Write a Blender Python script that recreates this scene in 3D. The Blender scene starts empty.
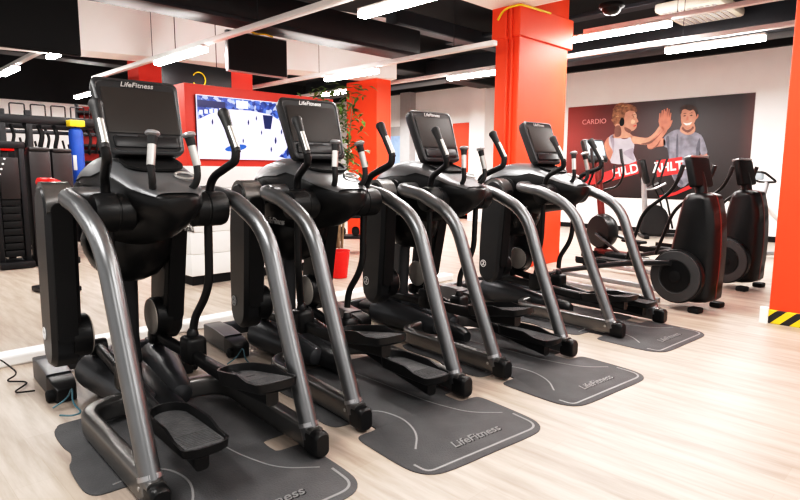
import bpy, bmesh, math, random
from mathutils import Vector, Matrix
random.seed(7)
SC = bpy.context.scene
COL = SC.collection
PI = math.pi
R = math.radians

# ------------------------------------------------------------------ materials
def mat(name, col, rough=.5, metal=0., bump=0., bscale=60., var=0., vscale=8., emit=None, estr=0., coat=0., spec=.5):
    m = bpy.data.materials.new(name); m.use_nodes = True
    nt = m.node_tree; b = nt.nodes['Principled BSDF']
    c = (col[0], col[1], col[2], 1)
    b.inputs['Base Color'].default_value = c
    b.inputs['Roughness'].default_value = rough
    b.inputs['Metallic'].default_value = metal
    b.inputs['Specular IOR Level'].default_value = spec
    if coat: b.inputs['Coat Weight'].default_value = coat; b.inputs['Coat Roughness'].default_value = .12
    if emit: b.inputs['Emission Color'].default_value = (*emit, 1); b.inputs['Emission Strength'].default_value = estr
    if bump or var:
        tc = nt.nodes.new('ShaderNodeTexCoord')
    if var:
        n = nt.nodes.new('ShaderNodeTexNoise'); n.inputs['Scale'].default_value = vscale; n.inputs['Detail'].default_value = 4
        r = nt.nodes.new('ShaderNodeValToRGB')
        r.color_ramp.elements[0].position = .3; r.color_ramp.elements[1].position = .7
        r.color_ramp.elements[0].color = tuple(v*(1-var) for v in col)+(1,)
        r.color_ramp.elements[1].color = tuple(min(1, v*(1+var)) for v in col)+(1,)
        nt.links.new(tc.outputs['Object'], n.inputs['Vector']); nt.links.new(n.outputs['Fac'], r.inputs['Fac'])
        nt.links.new(r.outputs['Color'], b.inputs['Base Color'])
    if bump:
        n2 = nt.nodes.new('ShaderNodeTexNoise'); n2.inputs['Scale'].default_value = bscale; n2.inputs['Detail'].default_value = 3
        bp = nt.nodes.new('ShaderNodeBump'); bp.inputs['Strength'].default_value = bump; bp.inputs['Distance'].default_value = .01
        nt.links.new(tc.outputs['Object'], n2.inputs['Vector']); nt.links.new(n2.outputs['Fac'], bp.inputs['Height'])
        nt.links.new(bp.outputs['Normal'], b.inputs['Normal'])
    return m

M = dict(
 tube=mat('gunmetal_paint', (.22,.224,.23), .36, .85, var=.05),
 rail=mat('rail_paint', (.21,.205,.20), .34, .88, var=.05),
 black=mat('black_plastic', (.0065,.0065,.007), .36, 0, bump=.08, bscale=220, spec=.4),
 gloss=mat('gloss_black', (.007,.0065,.0065), .30, 0, var=.1, spec=.4),
 matte=mat('matte_black', (.006,.006,.0065), .6, 0, bump=.1, bscale=150, spec=.3),
 char=mat('charcoal_plastic', (.018,.0185,.020), .34, .2, var=.08),
 grey=mat('grey_plastic', (.060,.062,.067), .34, .35, var=.06),
 hood=mat('silver_hood', (.18,.184,.19), .36, .55, var=.05),
 disc=mat('disc_grey', (.36,.33,.30), .45, .1, var=.05),
 chrome=mat('chrome', (.55,.54,.52), .42, .85, var=.03),
 grip=mat('grip_rubber', (.014,.014,.015), .5, 0, bump=.15, bscale=180),
 rubber=mat('mat_rubber', (.075,.075,.078), .7, 0, bump=.35, bscale=140, var=.18, vscale=5),
 glyph=mat('mat_letter', (.20,.20,.20), .5, 0, var=.05),
 ring=mat('ring_grey', (.055,.055,.057), .5, .1, var=.05),
 line=mat('mat_line', (.25,.25,.25), .5, 0, var=.05),
 tread=mat('tread_rubber', (.075,.076,.078), .55, 0, bump=.4, bscale=90, var=.2, vscale=30),
 screen=mat('dark_screen', (.030,.026,.024), .40, 0, var=.15, vscale=2, spec=.3),
 bezel=mat('bezel', (.022,.023,.025), .35, 0, var=.06),
 white=mat('white_print', (.75,.75,.75), .5, 0, var=.02),
 glint=mat('metal_letter', (.60,.60,.60), .35, .6, var=.03),
 orange=mat('orange_paint', (.82,.075,.018), .55, 0, var=.04, vscale=3, bump=.05),
 red=mat('red_paint', (.74,.065,.042), .5, 0, var=.05, vscale=3),
 redgloss=mat('red_gloss', (.75,.015,.012), .25, 0, var=.05),
 wall=mat('white_wall', (.86,.845,.835), .8, 0, var=.02, vscale=2, bump=.05),
 pale=mat('pale_panel', (.88,.87,.85), .55, 0, var=.02, vscale=3),
 greyw=mat('grey_wall', (.42,.41,.41), .7, 0, var=.04),
 soffit=mat('soffit_white', (.90,.87,.845), .8, 0, var=.03, vscale=1.5),
 ceil=mat('black_ceiling', (.004,.0045,.006), .8, 0, var=.3, vscale=2),
 duct=mat('duct_black', (.008,.009,.011), .5, 0, var=.2, vscale=4),
 ductg=mat('duct_grey', (.030,.034,.040), .45, .2, var=.15, vscale=3),
 track=mat('white_track', (.74,.71,.69), .5, 0, var=.02),
 tubel=mat('fluorescent', (1,1,1), .5, 0, var=.01, emit=(1,.97,.94), estr=45.),
 redbrown=mat('red_brown', (.16,.03,.026), .3, .4, var=.1),
 silver=mat('silver_paint', (.42,.42,.43), .3, .7, var=.05),
 steel=mat('rig_black', (.007,.007,.009), .45, .2, var=.15),
 cab=mat('dark_cabinet', (.016,.012,.0125), .4, 0, var=.2, vscale=3),
 blue=mat('blue_vinyl', (.015,.085,.42), .4, 0, var=.1),
 bluepale=mat('blue_pale', (.35,.5,.8), .5, 0, var=.1),
 yellow=mat('yellow', (.85,.62,.02), .5, 0, var=.03),
 leaf=mat('leaf', (.11,.19,.045), .5, 0, var=.5, vscale=12),
 bark=mat('bark', (.22,.15,.09), .8, 0, var=.3),
 cable=mat('cable_blue', (.07,.17,.21), .4, 0, var=.05),
 skin=mat('print_skin', (.52,.26,.18), .6, 0, var=.14, vscale=7),
 skinr=mat('print_skin_red', (.50,.20,.135), .6, 0, var=.2, vscale=7),
 hair=mat('print_hair', (.26,.12,.065), .6, 0, var=.6, vscale=14),
 shade=mat('print_shade', (.17,.075,.055), .6, 0, var=.2, vscale=9),
 light=mat('print_highlight', (.66,.40,.28), .6, 0, var=.1, vscale=9),
 hairl=mat('print_hair_light', (.46,.26,.13), .6, 0, var=.4, vscale=14),
 shirtd=mat('print_shirt_fold', (.11,.11,.135), .7, 0, var=.2, vscale=8),
 shirtw=mat('print_top_fold', (.27,.24,.28), .7, 0, var=.2, vscale=8),
 hair2=mat('print_dark_hair', (.045,.025,.02), .6, 0, var=.5, vscale=14),
 shirt=mat('print_lilac_shirt', (.42,.38,.42), .7, 0, var=.12, vscale=6),
 shirt2=mat('print_grey_shirt', (.21,.21,.245), .7, 0, var=.3, vscale=7),
 banner=mat('print_red', (.58,.03,.03), .6, 0, var=.04),
 cream=mat('ac_cream', (.70,.66,.56), .6, 0, var=.03),
 scrgrey=mat('grey_display', (.30,.36,.40), .2, 0, var=.15, emit=(.5,.6,.65), estr=.12),
 teeth=mat('print_white', (.8,.75,.72), .6, 0, var=.02),
 cardio=mat('print_pink', (.75,.32,.30), .6, 0, var=.02),
)

def floor_mat():
    m = bpy.data.materials.new('oak_planks'); m.use_nodes = True
    nt = m.node_tree; N = nt.nodes; L = nt.links; b = N['Principled BSDF']
    tc = N.new('ShaderNodeTexCoord'); mp = N.new('ShaderNodeMapping'); mp.inputs['Rotation'].default_value = (0,0,R(90))
    L.new(tc.outputs['Object'], mp.inputs['Vector'])
    br = N.new('ShaderNodeTexBrick'); br.offset = .37; br.inputs['Scale'].default_value = 1
    br.inputs['Brick Width'].default_value = 1.25; br.inputs['Row Height'].default_value = .145
    br.inputs['Mortar Size'].default_value = .0008; br.inputs['Mortar Smooth'].default_value = .4
    br.inputs['Color1'].default_value = (.485,.42,.365,1); br.inputs['Color2'].default_value = (.42,.36,.312,1)
    br.inputs['Mortar'].default_value = (.40,.335,.28,1); br.inputs['Bias'].default_value = -.1
    L.new(mp.outputs['Vector'], br.inputs['Vector'])
    mp2 = N.new('ShaderNodeMapping'); mp2.inputs['Scale'].default_value = (2.2,26,1); mp2.inputs['Rotation'].default_value = (0,0,R(90))
    L.new(tc.outputs['Object'], mp2.inputs['Vector'])
    mp2.vector_type = 'POINT'
    nz = N.new('ShaderNodeTexNoise'); nz.inputs['Scale'].default_value = 1.0; nz.inputs['Detail'].default_value = 6; nz.inputs['Roughness'].default_value = .6
    mp3 = N.new('ShaderNodeMapping'); mp3.inputs['Scale'].default_value = (16,1.6,1)
    L.new(tc.outputs['Object'], mp3.inputs['Vector']); L.new(mp3.outputs['Vector'], nz.inputs['Vector'])
    rp = N.new('ShaderNodeValToRGB'); rp.color_ramp.elements[0].position = .32; rp.color_ramp.elements[0].color = (.72,.69,.66,1)
    rp.color_ramp.elements[1].position = .62; rp.color_ramp.elements[1].color = (1.06,1.05,1.04,1)
    L.new(nz.outputs['Fac'], rp.inputs['Fac'])
    mx = N.new('ShaderNodeMix'); mx.data_type = 'RGBA'; mx.blend_type = 'MULTIPLY'; mx.inputs['Factor'].default_value = 1
    L.new(br.outputs['Color'], mx.inputs['A']); L.new(rp.outputs['Color'], mx.inputs['B'])
    L.new(mx.outputs['Result'], b.inputs['Base Color'])
    b.inputs['Roughness'].default_value = .42; b.inputs['Specular IOR Level'].default_value = .4
    return m

def stripe_mat():
    m = bpy.data.materials.new('hazard_stripes'); m.use_nodes = True
    nt = m.node_tree; N = nt.nodes; L = nt.links; b = N['Principled BSDF']
    tc = N.new('ShaderNodeTexCoord'); sp = N.new('ShaderNodeSeparateXYZ'); L.new(tc.outputs['Object'], sp.inputs[0])
    ad = N.new('ShaderNodeMath'); ad.operation = 'ADD'; L.new(sp.outputs['Y'], ad.inputs[0]); L.new(sp.outputs['Z'], ad.inputs[1])
    a2 = N.new('ShaderNodeMath'); a2.operation = 'ADD'; L.new(ad.outputs[0], a2.inputs[0]); L.new(sp.outputs['X'], a2.inputs[1])
    ml = N.new('ShaderNodeMath'); ml.operation = 'MULTIPLY'; ml.inputs[1].default_value = 7.5; L.new(a2.outputs[0], ml.inputs[0])
    fr = N.new('ShaderNodeMath'); fr.operation = 'FRACT'; L.new(ml.outputs[0], fr.inputs[0])
    gt = N.new('ShaderNodeMath'); gt.operation = 'GREATER_THAN'; gt.inputs[1].default_value = .5; L.new(fr.outputs[0], gt.inputs[0])
    mx = N.new('ShaderNodeMix'); mx.data_type = 'RGBA'; mx.inputs['A'].default_value = (.02,.02,.02,1); mx.inputs['B'].default_value = (.85,.62,.02,1)
    L.new(gt.outputs[0], mx.inputs['Factor']); L.new(mx.outputs['Result'], b.inputs['Base Color']); b.inputs['Roughness'].default_value = .5
    return m

def poster_mat():   # printed dark ground, red glow to the left end
    m = bpy.data.materials.new('poster_ground'); m.use_nodes = True
    nt = m.node_tree; N = nt.nodes; L = nt.links; b = N['Principled BSDF']
    tc = N.new('ShaderNodeTexCoord'); sp = N.new('ShaderNodeSeparateXYZ'); L.new(tc.outputs['Generated'], sp.inputs[0])
    rp = N.new('ShaderNodeValToRGB'); e = rp.color_ramp.elements
    e[0].position = 0; e[0].color = (.085,.035,.033,1); e[1].position = 1; e[1].color = (.36,.05,.04,1)
    for p, c in ((.06,(.035,.025,.026)), (.3,(.030,.026,.028)), (.55,(.05,.022,.022)), (.8,(.16,.03,.028))):
        q = e.new(p); q.color = (*c,1)
    L.new(sp.outputs['Y'], rp.inputs['Fac'])
    mr = N.new('ShaderNodeMapRange'); mr.inputs['From Min'].default_value = 0; mr.inputs['From Max'].default_value = .65
    mr.inputs['To Min'].default_value = .12; mr.inputs['To Max'].default_value = 1; L.new(sp.outputs['Z'], mr.inputs['Value'])
    mx = N.new('ShaderNodeMix'); mx.data_type = 'RGBA'; mx.blend_type = 'MULTIPLY'; mx.inputs['Factor'].default_value = 1
    L.new(rp.outputs['Color'], mx.inputs['A']); L.new(mr.outputs['Result'], mx.inputs['B'])
    L.new(mx.outputs['Result'], b.inputs['Base Color']); b.inputs['Roughness'].default_value = .45
    return m

def emis(name, col, s, var=.1, vscale=6):
    return mat(name, tuple(c*.3 for c in col), .3, 0, var=var, vscale=vscale, emit=col, estr=s)

M['floor'] = floor_mat(); M['stripe'] = stripe_mat(); M['poster'] = poster_mat()
M['ice'] = emis('screen_ice', (.80,.78,.97), 1.0)
M['crowd'] = mat('screen_crowd', (.02,.05,.2), .3, 0, var=.9, vscale=22)
def speckle(m):
    nt = m.node_tree; N = nt.nodes; b = N['Principled BSDF']; tc = N.new('ShaderNodeTexCoord')
    n = N.new('ShaderNodeTexVoronoi'); n.inputs['Scale'].default_value = 26; r = N.new('ShaderNodeValToRGB'); e = r.color_ramp.elements
    e[0].position = .15; e[0].color = (.012,.03,.17,1); e[1].position = .9; e[1].color = (.62,.68,.95,1)
    q = e.new(.45); q.color = (.03,.07,.36,1); q = e.new(.7); q.color = (.10,.20,.62,1)
    sp = N.new('ShaderNodeSeparateColor'); nt.links.new(tc.outputs['Object'], n.inputs['Vector']); nt.links.new(n.outputs['Color'], sp.inputs[0]); nt.links.new(sp.outputs[0], r.inputs['Fac'])
    nt.links.new(r.outputs['Color'], b.inputs['Emission Color']); b.inputs['Emission Strength'].default_value = .85
speckle(M['crowd'])
M['scr_dark'] = emis('screen_navy', (.02,.04,.18), .5)
M['scr_blue'] = emis('screen_blue', (.03,.16,.62), .7)
M['scr_white'] = emis('screen_white', (.85,.88,1), .9)
M['stripes_red'] = mat('rack_red', (.55,.03,.02), .5, 0, var=.08)

# ------------------------------------------------------------------ mesh helpers
class MB:
    def __init__(s): s.v = []; s.f = []
    def add(s, vs, fs, T=None):
        o = len(s.v)
        for p in vs:
            p = Vector(p); s.v.append(tuple(T @ p) if T is not None else tuple(p))
        for f in fs: s.f.append([o+i for i in f])
        return s
    def box(s, c, d, bev=0., T=None, seg=2):
        bm = bmesh.new(); bmesh.ops.create_cube(bm, size=1)
        for v in bm.verts: v.co = Vector((v.co.x*d[0], v.co.y*d[1], v.co.z*d[2]))
        if bev: bmesh.ops.bevel(bm, geom=bm.edges[:], offset=min(bev, min(d)*.49), segments=seg, affect='EDGES', profile=.5)
        bm.verts.index_update()
        X = Matrix.Translation(c) if T is None else T @ Matrix.Translation(c)
        s.add([v.co for v in bm.verts], [[v.index for v in f.verts] for f in bm.faces], X); bm.free(); return s
    def loft(s, rings, cap=True, closed=True, T=None):
        n = len(rings[0]); vs = [p for r in rings for p in r]; fs = []
        for k in range(len(rings)-1):
            for i in range(n if closed else n-1):
                j = (i+1) % n
                fs.append([k*n+i, k*n+j, (k+1)*n+j, (k+1)*n+i])
        if cap and closed: fs.append(list(range(n))[::-1]); fs.append([(len(rings)-1)*n+i for i in range(n)])
        return s.add(vs, fs, T)
    def tube(s, path, r, n=14, flat=1., cap=True, up=None, dome=False):
        P = [Vector(p) for p in path]; m = len(P)
        rr = r if isinstance(r, (list, tuple)) else [r]*m
        tan = []
        for i in range(m):
            t = (P[min(i+1, m-1)]-P[max(i-1, 0)]); tan.append(t.normalized())
        u = Vector(up) if up else (Vector((0,0,1)) if abs(tan[0].z) < .9 else Vector((1,0,0)))
        rings = []
        for i in range(m):
            t = tan[i]; a = u - t*u.dot(t)
            a = a.normalized() if a.length > 1e-6 else t.orthogonal().normalized()
            b = t.cross(a); u = a
            rings.append([P[i] + a*rr[i]*math.cos(2*PI*k/n) + b*rr[i]*flat*math.sin(2*PI*k/n) for k in range(n)])
        if dome:
            def d(ring, c, t, rad):
                out = []
                for q in (.45, .8, .97):
                    h = math.sqrt(max(0, 1-(1-q)**2)) ; sc = math.cos(q*PI/2)
                    out.append([c + (p-c)*max(sc, .06) + t*rad*math.sin(q*PI/2)*.6 for p in ring])
                return out
            rings = d(rings[0], P[0], -tan[0], rr[0])[::-1] + rings + d(rings[-1], P[-1], tan[-1], rr[-1])
        return s.loft(rings, cap)
    def lathe(s, prof, origin=(0,0,0), axis=(0,0,1), n=24):
        ax = Vector(axis).normalized(); a = ax.orthogonal().normalized(); b = ax.cross(a); o = Vector(origin)
        return s.loft([[o + ax*h + (a*math.cos(2*PI*k/n)+b*math.sin(2*PI*k/n))*max(r, 1e-4) for k in range(n)] for r, h in prof])
    def prism(s, poly, lo, hi, f, bev=0.):  # poly 2D, f(u,v,w)->3D ; optional chamfer
        if bev:
            ins = inset(poly, bev)
            rings = [[f(u,v,lo) for u,v in ins], [f(u,v,lo+bev) for u,v in poly], [f(u,v,hi-bev) for u,v in poly], [f(u,v,hi) for u,v in ins]]
        else: rings = [[f(u,v,lo) for u,v in poly], [f(u,v,hi) for u,v in poly]]
        return s.loft(rings)
    def build(s, name, m, parent=None, loc=None, smooth=True, ang=38):
        me = bpy.data.meshes.new(name); me.from_pydata(s.v, [], s.f)
        bm = bmesh.new(); bm.from_mesh(me); bmesh.ops.recalc_face_normals(bm, faces=bm.faces[:]); bm.to_mesh(me); bm.free()
        me.materials.append(m)
        if smooth:
            me.polygons.foreach_set('use_smooth', [True]*len(me.polygons)); me.set_sharp_from_angle(angle=R(ang))
        o = bpy.data.objects.new(name, me); COL.objects.link(o)
        if parent: o.parent = parent
        if loc: o.location = loc
        return o

def inset(poly, d):
    n = len(poly); out = []
    area = sum(poly[i][0]*poly[(i+1)%n][1]-poly[(i+1)%n][0]*poly[i][1] for i in range(n))
    sg = 1 if area > 0 else -1
    for i in range(n):
        p, q, r = Vector(poly[i-1]), Vector(poly[i]), Vector(poly[(i+1) % n])
        a = (q-p).normalized(); b = (r-q).normalized()
        na = Vector((-a.y, a.x))*sg; nb = Vector((-b.y, b.x))*sg
        h = (na+nb); k = 1+na.dot(nb)
        h = h/max(k, .3)
        out.append(tuple(q+h*d))
    return out

def fillet(pts, rads, k=6):
    P = [Vector(p) for p in pts]; out = [P[0]]
    if not isinstance(rads, (list, tuple)): rads = [rads]*(len(P)-2)
    for i in range(1, len(P)-1):
        a = (P[i-1]-P[i]); b = (P[i+1]-P[i]); r = min(rads[i-1], a.length*.49, b.length*.49)
        s = P[i]+a.normalized()*r; e = P[i]+b.normalized()*r
        for j in range(k+1):
            t = j/k; out.append(s*(1-t)**2 + P[i]*2*t*(1-t) + e*t*t)
    out.append(P[-1]); return out

def rrect(w, h, r, k=5, cx=0, cy=0):
    out = []
    for sx, sy, a0 in ((1,1,0), (-1,1,90), (-1,-1,180), (1,-1,270)):
        for j in range(k+1):
            a = R(a0+90*j/k); out.append((cx+sx*(w/2-r)+r*math.cos(a), cy+sy*(h/2-r)+r*math.sin(a)))
    return out

def superell(w, top, bot, n=28, e=2.6):
    out = []
    zc = (top+bot)/2; hh = (top-bot)/2
    for k in range(n):
        a = 2*PI*k/n; c, s_ = math.cos(a), math.sin(a)
        out.append((w*math.copysign(abs(c)**(2/e), c), zc+hh*math.copysign(abs(s_)**(2/e), s_)))
    return out

def text(body, size, m, name, parent, T, shear=0., depth=.002, offset=0., align='CENTER'):
    cu = bpy.data.curves.new(name, 'FONT'); cu.body = body; cu.size = size; cu.shear = shear; cu.extrude = depth; cu.offset = offset
    cu.align_x = align; cu.align_y = 'CENTER'; cu.resolution_u = 3
    t = bpy.data.objects.new(name, cu); COL.objects.link(t)
    dg = bpy.context.evaluated_depsgraph_get()
    me = bpy.data.meshes.new_from_object(t.evaluated_get(dg)); bpy.data.objects.remove(t); bpy.data.curves.remove(cu)
    me.materials.clear(); me.materials.append(m)
    me.transform(T)
    o = bpy.data.objects.new(name, me); COL.objects.link(o)
    if parent: o.parent = parent
    return o

def frame_T(o, ex, ey):
    ex = Vector(ex).normalized(); ey = Vector(ey); ey = (ey-ex*ey.dot(ex)).normalized(); ez = ex.cross(ey)
    return Matrix(((ex.x,ey.x,ez.x,o[0]), (ex.y,ey.y,ez.y,o[1]), (ex.z,ey.z,ez.z,o[2]), (0,0,0,1)))

def tag(o, label=None, cat=None, group=None, kind=None):
    if label: o['label'] = label
    if cat: o['category'] = cat
    if group: o['group'] = group
    if kind: o['kind'] = kind
    return o

def thing(name, label, cat, loc=(0,0,0), rz=0., group=None):
    o = bpy.data.objects.new(name, None); COL.objects.link(o); o.location = loc; o.rotation_euler = (0,0,rz)
    o.empty_display_size = .1
    return tag(o, label, cat, group)

def struct(name, mb, m, smooth=False):
    o = mb.build(name, m, smooth=smooth); o['kind'] = 'structure'; return o

def copy_tree(o, parent=None):
    c = o.copy(); COL.objects.link(c)
    if parent: c.parent = parent
    for ch in list(o.children): copy_tree(ch, c)
    return c

# ================================================================== ELLIPTICAL TRAINER
# local frame: x right, y forward (towards the console), z up, origin on the floor between the two rear feet
PIV_Y, PIV_Z = 1.36, .27
def emblem(parent, T, m):
    mb = MB(); n = 24
    mb.loft([[T @ Vector((r*math.cos(2*PI*k/n), r*math.sin(2*PI*k/n), h)) for k in range(n)] for r, h in ((.031,0), (.031,.003), (.025,.003), (.025,0))], cap=False)
    for pts in ([(-.012,.014),(.004,.018),(.002,.002),(-.008,-.002),(.008,-.006),(.010,-.018)], [(.012,.010),(.004,.004),(-.004,-.014),(-.014,-.010)]):
        mb.tube([T @ Vector((x,y,.001)) for x, y in fillet([(a,b,0) for a,b in pts], .006, 3) for x, y in [(x,y)]] if False else [T @ Vector((p.x,p.y,.001)) for p in fillet([(a,b,0) for a,b in pts], .006, 3)], .003, 6)
    return mb.build('emblem', m, parent)

def paddle_poly(yc=0., w=.115, top=.80, bot=0.0):
    # outline (y, z), rounded both ends, front edge slightly bowed
    pts = []
    for k in range(13):
        a = PI*k/12; pts.append((yc+w*math.cos(a), top-.12+.12*math.sin(a)))
    pts += [(yc-w*1.02, .42), (yc-w*.98, .15)]
    for k in range(13):
        a = PI+PI*k/12; pts.append((yc+w*.96*math.cos(a), bot-.09+.12+.12*math.sin(a)))
    pts += [(yc+w*1.06, .2), (yc+w*1.10, .5)]
    return pts

def make_trainer():
    t = thing('elliptical_trainer', '', 'elliptical trainer')
    # --- frame tubes -------------------------------------------------
    for s in (-1, 1):
        pts = [(s*.16,.95,1.085), (s*.352,.945,1.085), (s*.350,.72,1.052), (s*.345,.42,.935), (s*.337,.255,.52), (s*.331,.055,.07)]
        path = fillet(pts, [.07,.05,.20,.10], 8)
        MB().tube(path, .042, 20, flat=.92).build('frame_tube', M['tube'], t)
        # base rail: back foot forward, then curving in to the spine
        rp = fillet([(s*.331,.02,.075), (s*.345,.93,.078), (s*.04,.96,.082)], [.16], 9)
        rb = MB(); rings = []
        for i, p in enumerate(rp):
            tg = (rp[min(i+1,len(rp)-1)]-rp[max(i-1,0)]).normalized(); sd = Vector((tg.y,-tg.x,0)).normalized()
            rings.append([p + sd*u + Vector((0,0,v)) for u, v in rrect(.068,.104,.020,4)])
        rb.loft(rings); rl = rb.build('base_rail', M['rail'], t)
        MB().lathe([(.009,0),(.009,.004),(.005,.006)], (s*.364,.10,.08), (s,0,0), 10).build('bolt', M['chrome'], rl)
        c = MB(); rings = []
        for y, k in ((.06,.98),(.03,1.0),(-.008,1.0),(-.022,.95),(-.03,.80)):
            rings.append([(s*.331+u*k, y, .064+v*k) for u, v in rrect(.074,.114,.028,5)])
        c.loft(rings); c.build('foot_cap', M['black'], t)
        col = MB().tube([Vector((s*.331,.055,.07)).lerp(Vector((s*.337,.255,.52)),q_) for q_ in (.10,.135)], .0445, 20, flat=.93); col.build('tube_collar', M['silver'], t)
    # --- low spine and drive covers ----------------------------------
    sp = MB(); rings = []
    for y, w, zt in ((.62,.035,.09),(.66,.05,.115),(.9,.07,.135),(1.2,.10,.16),(1.5,.12,.17),(1.75,.10,.14),(1.83,.07,.11)):
        rings.append([(x,y,z) for x, z in superell(w, zt, .022, 20, 3)])
    sp.loft(rings); sp.build('spine_cover', M['char'], t)
    for s in (-1, 1):
        d = MB(); a = Vector((s*.165,1.43,.130)); b = Vector((s*.085,.86,.098)); ax = (b-a).normalized()
        prof = [(.03,-.03),(.075,-.022),(.098,0),(.102,.04),(.098,.16),(.088,.30),(.074,.44),(.062,.56),(.05,.60),(.02,.615)]
        d.lathe(prof, a, ax, 22); d.build('drive_cover', M['grey'], t)
        # front stabiliser arm with rubber end and transport wheel
        st = MB(); rings = []
        for y, zt, w in ((1.92,.115,.05),(1.88,.13,.06),(1.70,.135,.062),(1.52,.12,.06)):
            rings.append([(s*.315+u*w/.05, y, .008+(zt-.008)/2+v*(zt-.008)) for u, v in [(p[0],p[1]) for p in rrect(.1,1,.03,4)]])
        st.loft(rings); so = st.build('stabilizer_arm', M['grey'], t)
        e = MB(); rings = []
        for y, zt, w in ((1.53,.112,.061),(1.45,.105,.058),(1.385,.085,.05),(1.37,.07,.04)):
            rings.append([(s*.315+u*w/.05, y, .004+(zt-.004)/2+v*(zt-.004)) for u, v in rrect(.1,1,.03,4)])
        e.loft(rings); e.build('end_cap', M['black'], so)
        MB().lathe([(.01,-.03),(.028,-.028),(.032,-.02),(.032,.012),(.024,.02),(.01,.022)], (s*.38,1.42,.034), (s,0,0), 18).build('transport_wheel', M['matte'], so)
    fb = MB(); fb.box((0,1.895,.062), (.56,.075,.10), .025); fb.build('front_crossbar', M['grey'], t)
    # --- column ------------------------------------------------------
    cl = MB(); rings = []
    for z, w, y0, y1 in ((.12,.055,1.28,1.50),(.3,.05,1.30,1.48),(.6,.05,1.28,1.46),(.95,.06,1.18,1.42)):
        rings.append([((x), (y0+y1)/2+y, z) for x, y in rrect(2*w, y1-y0, .035, 4)])
    cl.loft(rings); cl.build('column', M['grey'], t)
    # --- head housing ------------------------------------------------
    prof = [(1.585,.03,.98,.92,2.4,2.4),(1.57,.085,1.03,.88,2.4,2.4),(1.53,.145,1.115,.85,2.5,2.5),(1.455,.19,1.20,.83,2.6,2.6),(1.35,.218,1.252,.82,2.7,2.7),(1.20,.23,1.275,.82,2.8,2.6),
            (1.05,.225,1.272,.83,2.9,2.4),(.95,.21,1.255,.85,3.1,2.1),(.85,.195,1.22,.87,3.5,1.75),(.75,.175,1.18,.885,4,1.5),(.68,.158,1.148,.90,4.2,1.4),
            (.61,.130,1.122,.94,4.2,1.5),(.56,.095,1.10,.985,4,1.7),(.535,.055,1.085,1.025,3,2)]
    def sect(w, a, b, et, eb, n=36):
        out = []
        zc = a-(a-b)*(.5 if et < 3 else .36)
        for k in range(n):
            an = 2*PI*k/n; c, s_ = math.cos(an), math.sin(an); e = et if s_ >= 0 else eb
            out.append((w*math.copysign(abs(c)**(2/e), c), zc + ((a-zc)*abs(s_)**(2/e) if s_ >= 0 else -(zc-b)*abs(s_)**(2/e))))
        return out
    hb = MB(); hb.loft([[(x,y,z) for x, z in sect(w,a,b,et,eb)] for y,w,a,b,et,eb in prof])
    hs = hb.build('head_housing', M['black'], t, ang=42)
    bw = MB(); bw.lathe([(.01,.632),(.07,.638),(.13,.665),(.18,.72),(.212,.79),(.222,.86),(.21,.90),(.18,.92)], (-.01,1.22,0), (0,0,1), 32)
    bw.build('flywheel_bowl', M['gloss'], t, ang=50)
    hd = MB(); rings = []
    for y,w,a,b,et,eb in prof[1:13]:
        ring = []; zc = a-(a-b)*(.5 if et < 3 else .36)
        for k in range(19):
            an = R(24 + 132*k/18); c, s_ = math.cos(an), math.sin(an)
            ring.append(((w+.005)*math.copysign(abs(c)**(2/et), c), y, zc+(a-zc+.006)*abs(s_)**(2/et)))
        rings.append(ring)
    hd.loft(rings, cap=False, closed=False); hd.build('hood_trim', M['hood'], t, ang=60)
    for s in (-1, 1):
        text('LifeFitness', .055, M['glint'], 'wordmark', hs, frame_T((s*.2225,1.06,.905),(0,-s*-1 if s>0 else -1,0),(0,0,1)), shear=.3, depth=.003)
        hp = MB().lathe([(.06,.12),(.083,.14),(.083,.195),(.080,.197),(.080,.203),(.084,.205),(.084,.275),(.078,.292),(.055,.300),(.01,.302)], (0,.755,1.02), (s,0,0), 28)
        hp.build('hip_hub', M['black'], t)
        # hub that carries the swing leg
        MB().lathe([(.05,.15),(.058,.17),(.058,.24),(.07,.245),(.07,.26),(.05,.265)], (0,1.13,1.075), (s,0,0), 24).build('pivot_shaft', M['char'], t)
    # accessory tray and cup ring on the hood
    tr = MB(); rings = []
    for k, h in ((.8,-.02),(1,.0),(1,.010),(.90,.010),(.84,.002)):
        rings.append([(x*k,.865+y*k,1.232+h+.32*y*k) for x, y in rrect(.27,.21,.09,6)])
    tr.loft(rings); tr.build('accessory_tray', M['matte'], t)
    cr = MB(); n = 24
    cr.tube([(.095+.042*math.cos(2*PI*k/n), .715+.042*math.sin(2*PI*k/n), 1.178+.014*math.sin(2*PI*k/n)) for k in range(n+1)], .006, 8); cr.build('cup_ring', M['chrome'], t)
    # console neck
    nk = MB(); nk.tube([(0,1.0,1.2),(0,1.0,1.25),(0,1.01,1.32)], .06, 18); nk.build('console_neck', M['matte'], t)
    # --- console -----------------------------------------------------
    bot = Vector((0,.885,1.275)); top = Vector((0,1.030,1.630)); ey = (top-bot).normalized(); Hc = (top-bot).length
    CT = frame_T(bot,(1,0,0),ey)     # local z = towards user
    def outline(k=0.):
        pts = []
        wb, wt = .171-k, .200-k
        base = [(-wb,k),(wb,k),(wt,Hc-k),(-wt,Hc-k)]
        q = []
        for i in range(4):
            p = Vector(base[i]); a = (Vector(base[i-1])-p).normalized()*.04; b = (Vector(base[(i+1)%4])-p).normalized()*.04
            for j in range(6):
                u = j/5; q.append((p+a)*(1-u)**2 + p*2*u*(1-u) + (p+b)*u*u)
        return [(v.x, v.y) for v in q]
    cb = MB(); cb.loft([[CT @ Vector((x,y,z)) for x,y in outline(k)] for k, z in ((.05,-.085),(.02,-.08),(.004,-.06),(0,-.02),(0,-.004),(.006,.0),(.014,.002),(.018,-.002),(.02,-.002))])
    cn = cb.build('console', M['bezel'], t)
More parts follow.
